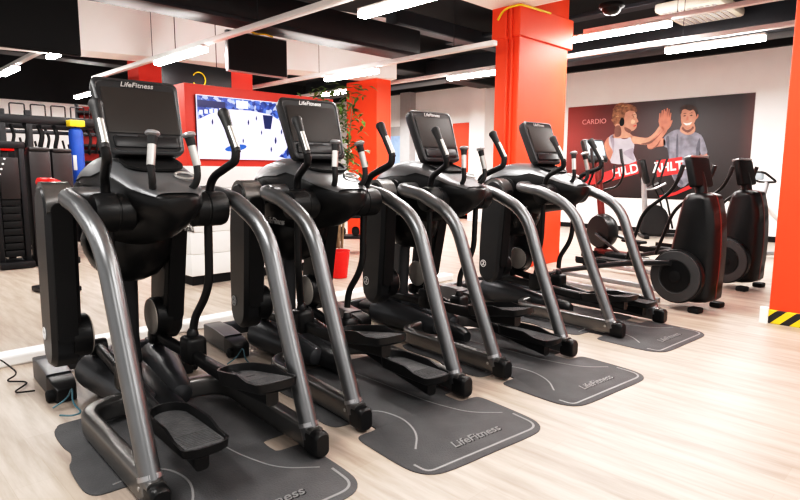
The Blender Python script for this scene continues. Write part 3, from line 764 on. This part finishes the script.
onwall([(5.55,2.40),(5.40,2.42),(5.30,2.46),(5.22,2.455),(5.25,2.53),(5.40,2.58),(5.56,2.55)],5,M['hair'],'printed_fringe',po)
onwall([(5.51,2.25),(5.47,2.32),(5.42,2.29),(5.41,2.2),(5.45,2.15),(5.5,2.17)],6,M['matte'],'printed_headphone',po)
onwall([(5.25,2.325),(5.2,2.335),(5.185,2.315),(5.21,2.308)],5,M['hair2'],'printed_eye',po,False)
onwall([(5.27,2.36),(5.19,2.375),(5.185,2.36),(5.26,2.35)],5,M['hair2'],'printed_eyebrow',po,False)
onwall([(5.23,2.14),(5.16,2.165),(5.16,2.145),(5.2,2.125)],5,M['banner'],'printed_mouth',po,False)
onwall(PL['w_armR'],3,M['skin'],'printed_arm',po); onwall(PL['w_hand'],4,M['skinr'],'printed_hand',po,False)
onwall(PL['m_upper'],3,M['skinr'],'printed_arm',po); onwall(PL['m_fore'],4,M['skinr'],'printed_forearm',po); onwall(PL['m_hand'],5,M['skinr'],'printed_hand',po,False)
onwall(PL['m_armR'],2,M['skinr'],'printed_arm',po); onwall(PL['m_torso'],3,M['shirt2'],'printed_shirt',po)
onwall(PL['m_neck'],4,M['skin'],'printed_neck',po); onwall(PL['m_face'],5,M['skin'],'printed_face',po); onwall(PL['m_hair'],6,M['hair2'],'printed_hair',po)
onwall([(5.60,2.14),(5.50,2.16),(5.46,2.02),(5.50,1.94),(5.60,1.95)],5,M['shade'],'printed_shadow',po)
onwall([(5.40,2.13),(5.26,2.06),(5.28,2.00),(5.38,2.05)],5,M['shade'],'printed_shadow',po)
onwall([(5.22,2.42),(5.17,2.36),(5.165,2.31),(5.20,2.30),(5.23,2.36)],5,M['light'],'printed_highlight',po)
onwall([(5.26,2.27),(5.19,2.25),(5.20,2.19),(5.27,2.19)],5,M['light'],'printed_highlight',po)
for a_, b_ in ((5.57,2.46),(5.48,2.53),(5.40,2.52),(5.58,2.33)): onwall([(a_+.03,b_+.01),(a_-.01,b_+.035),(a_-.05,b_+.02),(a_-.01,b_+.01)],6,M['hairl'],'printed_curl',po)
for a_, b_ in ((5.63,2.48),(5.65,2.27),(5.60,2.19)): onwall([(a_+.045,b_+.02),(a_,b_+.045),(a_-.045,b_+.01),(a_-.01,b_-.045)],1,M['hair'],'printed_curl',po)
onwall([(5.70,1.93),(5.63,1.97),(5.60,1.75),(5.63,1.45),(5.64,1.41),(5.62,1.62)],3,M['shirtw'],'printed_fold',po)
onwall([(5.40,1.62),(5.20,1.70),(5.19,1.60),(5.16,1.45),(5.30,1.52)],3,M['shirtw'],'printed_fold',po)
onwall([(5.05,1.78),(4.88,1.765),(4.73,1.885),(4.60,2.06),(4.71,1.93),(4.88,1.82)],5,M['shade'],'printed_shadow',po)
onwall([(4.88,1.68),(4.76,1.715),(4.66,1.85),(4.70,1.74),(4.78,1.69)],6,M['shade'],'printed_shadow',po)
onwall([(4.30,2.22),(4.27,2.14),(4.19,2.045),(4.13,2.045),(4.07,2.12),(4.14,2.06),(4.2,2.06),(4.26,2.16)],7,M['skinr'],'printed_shadow',po)
onwall([(4.25,2.08),(4.08,2.08),(4.06,2.03),(4.16,1.96),(4.27,2.03)],4.5,M['shade'],'printed_shadow',po)
for q_ in ([(4.56,1.86),(4.50,1.9),(4.48,1.6),(4.46,1.34),(4.50,1.6)],[(4.36,1.9),(4.33,1.88),(4.30,1.4),(4.34,1.3)],[(3.94,1.86),(3.92,1.66),(3.95,1.4),(3.99,1.65)],[(4.2,1.5),(4.02,1.35),(4.0,1.25),(4.16,1.4)],[(4.4,1.25),(4.2,1.05),(4.2,.98),(4.35,1.1)]): onwall(q_,4,M['shirtd'],'printed_fold',po)
for y in (4.235,4.115): onwall([(y+.035,2.275),(y,2.295),(y-.03,2.28),(y,2.268)],7,M['hair2'],'printed_eye',po,False); onwall([(y+.045,2.315),(y,2.335),(y-.04,2.32),(y,2.322)],7,M['hair2'],'printed_eyebrow',po,False)
onwall([(4.19,2.27),(4.17,2.27),(4.155,2.19),(4.215,2.185)],7,M['skinr'],'printed_nose',po,False)
onwall([(4.26,2.155),(4.18,2.135),(4.09,2.155),(4.13,2.105),(4.2,2.1)],7,M['teeth'],'printed_smile',po,False)
onwall([(4.03,2.28),(4.0,2.30),(3.99,2.25),(4.03,2.2)],5,M['skinr'],'printed_ear',po)
onwall(PL['ban1'],8,M['banner'],'printed_banner',po,False); onwall(PL['ban2'],8,M['banner'],'printed_banner',po,False); onwall(PL['arc'],8,M['banner'],'printed_arc',po,False)
text('CARDIO', .145, M['cardio'], 'lettering', po, frame_T((-.019,6.07-4.88,2.27-1.65),(0,-1,.0),(0,0,1)), depth=.0008)
text('HILD', .255, M['white'], 'lettering', po, frame_T((-.021,5.33-4.88,1.235-1.65),(0,-1,.24),(0,.0,1)), depth=.0008, offset=.004)
text('ÄHLT.', .235, M['white'], 'lettering', po, frame_T((-.021,4.46-4.88,1.315-1.65),(0,-1,.13),(0,0,1)), depth=.0008, offset=.006)

# ------------------------------------------------------------------ background cardio machines
def front_drive(x, y, label, s=1.):
    # user faces -y ; shroud at the front (low y), disc crank on the -x side
    t = thing('crosstrainer', label, 'elliptical trainer', (x,y,0), R(-9), 'front drive trainers by the right pillar')
    po_ = [(-.15,.09),(-.185,.22),(-.195,.5),(-.18,.78),(-.14,.97),(-.10,1.02),(.02,1.03),(.085,1.0),(.12,.90),(.17,.62),(.215,.35),(.20,.16),(.14,.08)]
    po_ = smooth_closed(po_, 3)
    mb = MB().prism(po_, .02, .31, lambda u,v,w: (w,u,v), .04); sh = mb.build('drive_shroud', M['black'], t, ang=45)
    MB().prism(inset(po_, .0), .155, .175, lambda u,v,w: (w,u*1.012,v*1.004)).build('shroud_seam', M['redbrown'], sh)
    MB().lathe([(.04,.02),(.235,.0),(.24,-.03),(.235,-.055),(.22,-.06),(.14,-.058),(.135,-.064),(.02,-.066)][::-1], (0,.07,.30), (1,0,0), 36).build('crank_disc', M['black'], t)
    MB().lathe([(.225,-.061),(.222,-.068),(.15,-.070),(.146,-.061)], (0,.07,.30), (1,0,0), 40).build('disc_ring', M['ring'], t)
    MB().lathe([(.05,0),(.052,-.006),(.035,-.010),(.01,-.011)], (-.064,.07,.30), (1,0,0), 18).build('crank_hub', M['matte'], t)
    for s_ in (-1, 1):
        MB().box((.19+s_*.19,-.10,.025), (.10,.10,.05), .015).build('foot', M['matte'], t)
        pa = fillet([(.19+s_*.28,.10,.42 if s_ < 0 else .2),(.19+s_*.26,.6,.35),(.19+s_*.25,1.35,.17)], .2, 5)
        ar = MB().tube(pa, .026, 10).build('pedal_arm', M['rail'] if s_ > 0 else M['char'], t)
        pdb = MB().box((.19+s_*.17,.95,.30), (.16,.36,.03), .012); pdb.box((.19+s_*.245,.95,.33), (.012,.36,.05), .004); pdb.build('pedal', M['matte'], ar)
        MB().box((.19+s_*.25,1.0,.06), (.05,1.6,.05), .01).build('rail', M['silver'], t)
        # swing handle
        hd = fillet([(.19+s_*.24,.55,.40),(.19+s_*.26,.40,.85),(.19+s_*.25,.14,1.05),(.19+s_*.27,.06,1.22)], .1, 6)
        hh = MB().tube(hd, .016, 10).build('handle', M['black'], t)
        MB().tube([hd[-1]+Vector((0,.02,-.05)), hd[-1]+Vector((0,-.01,.05))], .020, 10).build('grip', M['grip'], hh)
    MB().box((.19,1.75,.035), (.60,.08,.07), .02).build('rear_foot', M['matte'], t)
    MB().tube([(.19,.0,.95),(.19,.03,1.1),(.19,.06,1.2)], .05, 12).build('neck', M['black'], t)
    c = MB(); c.box((0,0,0), (.31,.07,.26), .02, T=Matrix.Translation((.19,.05,1.205)) @ Matrix.Rotation(R(-14),4,'X'), seg=3); cn = c.build('console', M['matte'], t)
    c = MB(); c.box((0,0,.135), (.30,.075,.022), .008, T=Matrix.Translation((.19,.052,1.207)) @ Matrix.Rotation(R(-14),4,'X')); c.build('console_top', M['silver'], cn)
    return t
e0 = front_drive(5.34,1.80,'black front drive trainer with round crank disc, closest to the right orange pillar')
e1 = copy_tree(e0); e1.location = (6.70,1.80,0); e1['label'] = 'black front drive trainer with crank disc, second behind the right orange pillar'

# upright red framed stepper behind the row
f1 = thing('exercise_bike', 'red-brown framed exercise machine with a pale screen, behind the fourth trainer', 'exercise machine', (7.86,3.80,0), R(-22))
MB().tube(fillet([(0,-.02,.08),(0,.04,.55),(0,.20,1.42)], .2, 6), .05, 12).build('post', M['redbrown'], f1)
MB().box((0,.1,.05), (.5,.12,.08), .02).build('front_foot', M['matte'], f1); MB().box((0,-.62,.05), (.44,.1,.08), .02).build('rear_foot', M['matte'], f1)
MB().box((0,-.25,.10), (.10,.75,.08), .02).build('base_beam', M['redbrown'], f1)
MB().lathe([(.02,-.10),(.22,-.09),(.25,-.03),(.25,.03),(.22,.09),(.02,.10)], (0,.02,.38), (1,0,0), 28).build('flywheel_cover', M['black'], f1)
c = MB(); c.box((0,0,0), (.38,.08,.34), .03, T=Matrix.Translation((-.04,.22,1.50)) @ Matrix.Rotation(R(-22),4,'X'), seg=3); cn = c.build('console', M['black'], f1)
c = MB(); c.box((0,-.041,.03), (.29,.012,.22), .004, T=Matrix.Translation((-.04,.22,1.50)) @ Matrix.Rotation(R(-22),4,'X')); c.build('screen', M['scrgrey'], cn)
for s in (-1, 1):
    h = fillet([(s*.08,.15,.95),(s*.28,.05,1.0),(s*.27,-.06,1.2),(s*.26,.02,1.50)], .1, 6); ho = MB().tube(h, .017, 10).build('handle', M['black'], f1)
    MB().tube([(s*.262,-.02,1.33),(s*.26,.025,1.53)], .022, 10).build('grip', M['grip'], ho)
    h = fillet([(s*.05,.1,1.05),(s*.10,-.05,1.12),(s*.10,-.04,1.30)], .06, 5); MB().tube(h, .016, 10).build('fixed_handle', M['grip'], f1)
    MB().box((s*.13,-.45,.20+.08*s), (.14,.34,.04), .015).build('pedal', M['matte'], f1)
    MB().tube([(s*.13,.0,.35),(s*.13,-.55,.20+.08*s-.03)], .022, 8).build('pedal_arm', M['char'], f1)

# black machine with silver mast near the poster
f2 = thing('exercise_bike', 'exercise machine with black console on a silver mast, in front of the poster', 'exercise machine', (10.95,4.45,0), R(35))
MB().tube([(0,0,.10),(0,.06,.6),(0,.10,1.12)], .05, 12).build('mast', M['silver'], f2)
sh = smooth_closed([(-.10,.08),(-.12,.35),(.0,.58),(.14,.62),(.30,.52),(.38,.30),(.32,.08)], 3)
MB().prism(sh, -.10, .10, lambda u,v,w: (w,-u,v), .03).build('flywheel_shroud', M['char'], f2)
MB().box((0,.05,.035), (.55,.10,.07), .02).build('front_foot', M['black'], f2); MB().box((0,-.85,.035), (.55,.10,.07), .02).build('rear_foot', M['black'], f2); MB().box((0,-.4,.06), (.10,.9,.06), .015).build('base_beam', M['char'], f2)
c = MB(); c.box((0,0,0), (.36,.10,.46), .04, T=Matrix.Translation((0,.12,1.22)) @ Matrix.Rotation(R(-15),4,'X'), seg=3); c.build('console', M['black'], f2)
for s in (-1, 1):
    h = fillet([(s*.06,.05,.9),(s*.25,-.05,.92),(s*.28,-.22,1.02)], .08, 5); MB().tube(h, .02, 8).build('handlebar', M['silver'], f2)
    h = fillet([(s*.2,-.4,.2),(s*.26,-.25,.75),(s*.25,-.1,1.0),(s*.25,-.22,1.45)], .1, 5); MB().tube(h, .018, 8).build('swing_handle', M['black'], f2)

# indoor bike right beside the pillar
f3 = thing('spin_bike', 'silver spin bike with curved handlebars, left of the right orange pillar', 'exercise bike', (9.62,2.12,0), R(50))
MB().lathe([(.02,-.03),(.20,-.03),(.23,-.015),(.23,.015),(.20,.03),(.02,.03)], (0,.45,.27), (1,0,0), 28).build('flywheel', M['char'], f3)
MB().tube([(0,.45,.27),(0,.20,.85),(0,.15,1.08)], .032, 10).build('handlebar_post', M['silver'], f3)
MB().tube([(0,-.35,.30),(0,.22,.80)], .035, 10).build('frame_tube', M['pale'], f3); MB().tube([(0,-.45,.06),(0,-.32,.9)], .032, 10).build('seat_post', M['silver'], f3)
MB().box((0,.55,.035), (.5,.08,.07), .02).build('front_foot', M['silver'], f3); MB().box((0,-.5,.035), (.5,.08,.07), .02).build('rear_foot', M['silver'], f3); MB().box((0,0,.07), (.08,1.1,.06), .02).build('base_beam', M['silver'], f3)
sd = MB(); sd.loft([[(x*k,-.34+y*k2,z) for x,y in rrect(.20,.26,.08,4)] for k,k2,z in ((.5,.8,.90),(1,1,.93),(.9,1,.97),(.5,.9,.985))]); sd.build('saddle', M['black'], f3)
for s in (-1, 1):
    h = fillet([(0,.15,1.08),(s*.20,.15,1.08),(s*.20,.36,1.22),(s*.12,.42,1.22)], .08, 5); MB().tube(h, .016, 8).build('handlebar', M['black'], f3)
MB().box((0,.28,1.17), (.16,.05,.12), .02).build('display', M['scrgrey'], f3)
MB().lathe([(.02,-.02),(.035,-.01),(.02,.02)], (0,.2,.62), (1,0,0), 12).build('resistance_knob', M['redgloss'], f3)

# ------------------------------------------------------------------ left: training rig, bag, cabinets
rgx = thing('training_rig', 'black steel training rig with overhead beam at the far left', 'training rig', (2.2,9.05,0))
for x, y in ((-.40,0),(-.10,0),(.80,0),(-.40,1.1),(.80,1.1)):
    MB().box((x,y,.99), (.075,.075,1.98), .008).build('upright', M['steel'], rgx)
MB().box((.2,0,1.86), (1.9,.09,.11), .01).build('cross_beam', M['steel'], rgx); MB().box((.2,1.1,1.86), (1.9,.09,.11), .01).build('cross_beam', M['steel'], rgx)
MB().box((.2,0,1.70), (1.9,.06,.05), .01).build('pull_bar', M['ductg'], rgx)
for x in (-.40,.80): MB().box((x,.55,1.86), (.08,1.1,.09), .01).build('side_beam', M['steel'], rgx)
for i in range(5):
    x = -.30+i*.24; MB().tube(fillet([(x,0,1.90),(x,0,2.06),(x+.17,0,2.06),(x+.17,0,1.90)], .02, 3), .009, 6).build('bar_loop', M['steel'], rgx)
for x, z in ((-.22,1.62),(-.05,1.58),(.28,1.6),(.35,1.55)): MB().tube(fillet([(x,-.05,z),(x+.03,-.07,z-.2),(x-.03,-.06,z-.38)], .08, 4), .014, 6).build('strap', M['matte'], rgx)
MB().box((.2,1.13,.78), (1.16,.03,1.42), .005).build('back_panel', M['steel'], rgx)
MB().box((.2,.02,1.46), (1.2,.05,.05), .01).build('lower_bar', M['steel'], rgx)
for x, z, r_ in ((-.30,1.78,.02),(-.15,1.80,.016),(.02,1.78,.03),(.10,1.74,.018),(.20,1.79,.026),(.62,1.76,.02),(.72,1.78,.016)):
    MB().tube(fillet([(x,.02,z),(x+.02,-.075,z-.12),(x-.025,-.08,z-.30),(x+.01,.0,z-.33)], .06, 4), r_, 7).build('strap', M['matte'], rgx)
MB().box((-.37,-.06,1.50), (.16,.05,.12), .02).build('red_box', M['redgloss'], rgx)
rr = MB(); rr.tube([(-.02+.055*math.cos(2*PI*k/16), -.07, 1.44+.065*math.sin(2*PI*k/16)) for k in range(17)], .014, 8); rr.build('gym_ring', M['silver'], rgx)
MB().tube([(-.6,-.1,.14),(.25,-.1,.20)], .02, 8).build('floor_bar', M['steel'], rgx)
for x in (-.55,-.2,.2): MB().box((x,-.06,.03), (.16,.3,.05), .01).build('foot_plate', M['steel'], rgx)
MB().box((-.58,-.03,1.93), (.12,.06,.14), .03).build('blue_tag', M['bluepale'], rgx)
bag = thing('hanging_punching_bag', 'blue cylindrical punching bag hanging from the black rig', 'punching bag', (2.61,8.86,0))
MB().lathe([(.02,.72),(.075,.725),(.087,.75),(.089,1.2),(.089,1.68),(.082,1.74),(.05,1.77),(.02,1.775)], n=24).build('body', M['blue'], bag)
MB().box((0,-.02,1.825), (.19,.17,.085), .01).build('yellow_label', M['yellow'], bag)
MB().tube([(0,0,1.77),(0,0,1.86)], .012, 6).build('strap', M['matte'], bag)
MB().box((0,0,0), (.20,.045,.004), .0015, T=frame_T((-.052,-.073,1.30),(0,0,1),(-.82,.57,0))).build('white_patch', M['white'], bag)
for i, (x, w, h, lbl) in enumerate(((2.035,.245,1.44,'dark brown padded machine cover standing left of the blue bag'), (2.285,.235,1.43,'dark brown padded machine cover right beside the blue bag'))):
    cbn = thing('weight_cabinet', lbl, 'weight machine', (x,8.45,0), 0, 'dark weight machine covers')
    MB().box((0,0,h/2), (w,.20,h), .025).build('shroud', M['cab'], cbn); MB().box((0,-.02,h+.015), (w*.95,.2,.05), .02).build('top_cap', M['cab'], cbn); MB().box((0,0,.04), (w,.3,.08), .01).build('foot', M['steel'], cbn)
ws = thing('weight_stack', 'black weight stack tower with pale selector dots, at the left picture edge', 'weight machine', (1.70,8.45,0), 0)
for s in (-1, 1): MB().box((s*.14,0,.75), (.06,.2,1.5), .01).build('side_post', M['steel'], ws)
for i in range(9): MB().box((0,0,.18+i*.09), (.20,.16,.075), .006).build('weight_plate', M['matte'], ws)
for i in range(4): MB().lathe([(.001,.0),(.012,.002),(.012,.008),(.001,.01)], (-.1+.02*i,-.101,1.15+.06*i), (0,-1,0), 8).build('selector_dot', M['white'], ws)
MB().box((0,0,1.5), (.36,.22,.08), .01).build('top_plate', M['steel'], ws); MB().box((0,0,.05), (.36,.4,.08), .01).build('base_plate', M['steel'], ws)
MB().box((0,-.09,1.10), (.2,.02,.5), .006).build('front_guard', M['cab'], ws)
bn = thing('weight_bench', 'small bench with red padded end, partly hidden behind the nearest trainer', 'weight bench', (1.645,6.5,0), R(10))
MB().box((0,0,0), (.14,.3,.08), .03, T=Matrix.Translation((0,0,1.075)) @ Matrix.Rotation(R(20),4,'Y')).build('pad', M['redgloss'], bn); MB().tube([(0,0,.05),(0,0,1.05)], .03, 10).build('post', M['steel'], bn); MB().box((0,0,.03), (.3,.4,.05), .01).build('base', M['steel'], bn)
rk = thing('storage_rack', 'red shelving rack with black bars beside the blue punching bag', 'rack', (3.78,11.9,0), R(-20))
for s in (-1, 1): MB().box((s*.22,0,1.2), (.05,.3,2.4), .006).build('post', M['steel'], rk)
MB().box((0,.14,1.2), (.44,.03,2.35)).build('back_panel', M['stripes_red'], rk)
for i in range(8): MB().box((0,-.02,.15+i*.30), (.46,.3,.05), .005).build('shelf', M['steel'], rk)
# dark dumbbell rack seen under the second trainer
dk = thing('dumbbell_rack', 'low dark rack with weights, far behind the red plant pot', 'rack', (5.55,6.62,0), R(-40))
for z in (.25,.55): MB().box((0,0,z), (1.3,.35,.04), .006).build('shelf', M['steel'], dk)
for s in (-1, 1): MB().box((s*.62,0,.33), (.05,.35,.66), .006).build('post', M['steel'], dk)
dbs = None
for row, z in enumerate((.33,.63)):
    for i in range(6):
        x = -.5+i*.2
        T = Matrix.Rotation(R(-40),4,'Z')
        pos = Vector((5.55,6.62,0)) + (T @ Vector((x,0,z)))
        if dbs is None:
            dbs = thing('dumbbell', '', 'dumbbell', pos, R(-40))
            MB().tube([(0,-.10,0),(0,.10,0)], .014, 8).build('bar', M['chrome'], dbs)
            for s in (-1, 1): MB().lathe([(.02,-.03),(.055,-.028),(.058,0),(.055,.028),(.02,.03)], (0,s*.10,0), (0,1,0), 14).build('weight_head', M['matte'], dbs)
            d = dbs
        else: d = copy_tree(dbs)
        d.location = pos
        tag(d, 'small dark dumbbell lying in the far low rack behind the plant pot', 'dumbbell', 'dumbbells in the far rack')

# ------------------------------------------------------------------ cords on the floor
c1 = MB().tube(fillet([(.56,4.11,.085),(.70,4.10,.085),(.76,3.90,.02),(.67,3.84,.012),(.78,3.74,.012),(.66,3.60,.012),(.76,3.56,.012)], .06, 5), .0045, 6)
tag(c1.build('power_cord', M['matte']), 'thin black power cord lying on the floor left of the nearest trainer', 'cord')
for (x, y), lb in (((1.085,1.91),'pale blue network cable looped under the nearest trainer'), ((2.046,1.919),'pale blue network cable looped under the second trainer')):
    q = [(x-.33,y+1.30,.018),(x-.26,y+1.30,.05),(x-.25,y+1.24,.13),(x-.27,y+1.19,.06),(x-.24,y+1.14,.018),(x-.29,y+1.13,.018),(x-.33,y+1.18,.018)]
    tag(MB().tube(fillet(q, .05, 5), .0045, 6).build('network_cable', M['cable']), lb, 'cable', 'network cables')

# ------------------------------------------------------------------ world, camera
w = bpy.data.worlds.new('World'); SC.world = w; w.use_nodes = True
bg = w.node_tree.nodes['Background']; bg.inputs[0].default_value = (1,.98,.96,1); bg.inputs[1].default_value = .8
cam = bpy.data.cameras.new('Camera'); co = bpy.data.objects.new('Camera', cam); COL.objects.link(co); SC.camera = co
cam.sensor_width = 36; cam.lens = 586.1/800*36; cam.clip_end = 100
tilt = math.atan((250-171.76)/586.1)
co.matrix_world = Matrix.Translation((0,0,1.2)) @ Matrix.Rotation(R(-45),4,'Z') @ Matrix.Rotation(PI/2-tilt,4,'X') @ Matrix.Rotation(.00475,4,'Z')
SC.view_settings.view_transform = 'Standard'; SC.view_settings.look = 'None'; SC.view_settings.exposure = .04
SC.view_settings.use_curve_mapping = True
cmx = SC.view_settings.curve_mapping; cc_ = cmx.curves[3]
cc_.points.new(.05,.028); cc_.points.new(.25,.235); cc_.points.new(.62,.70); cmx.update()
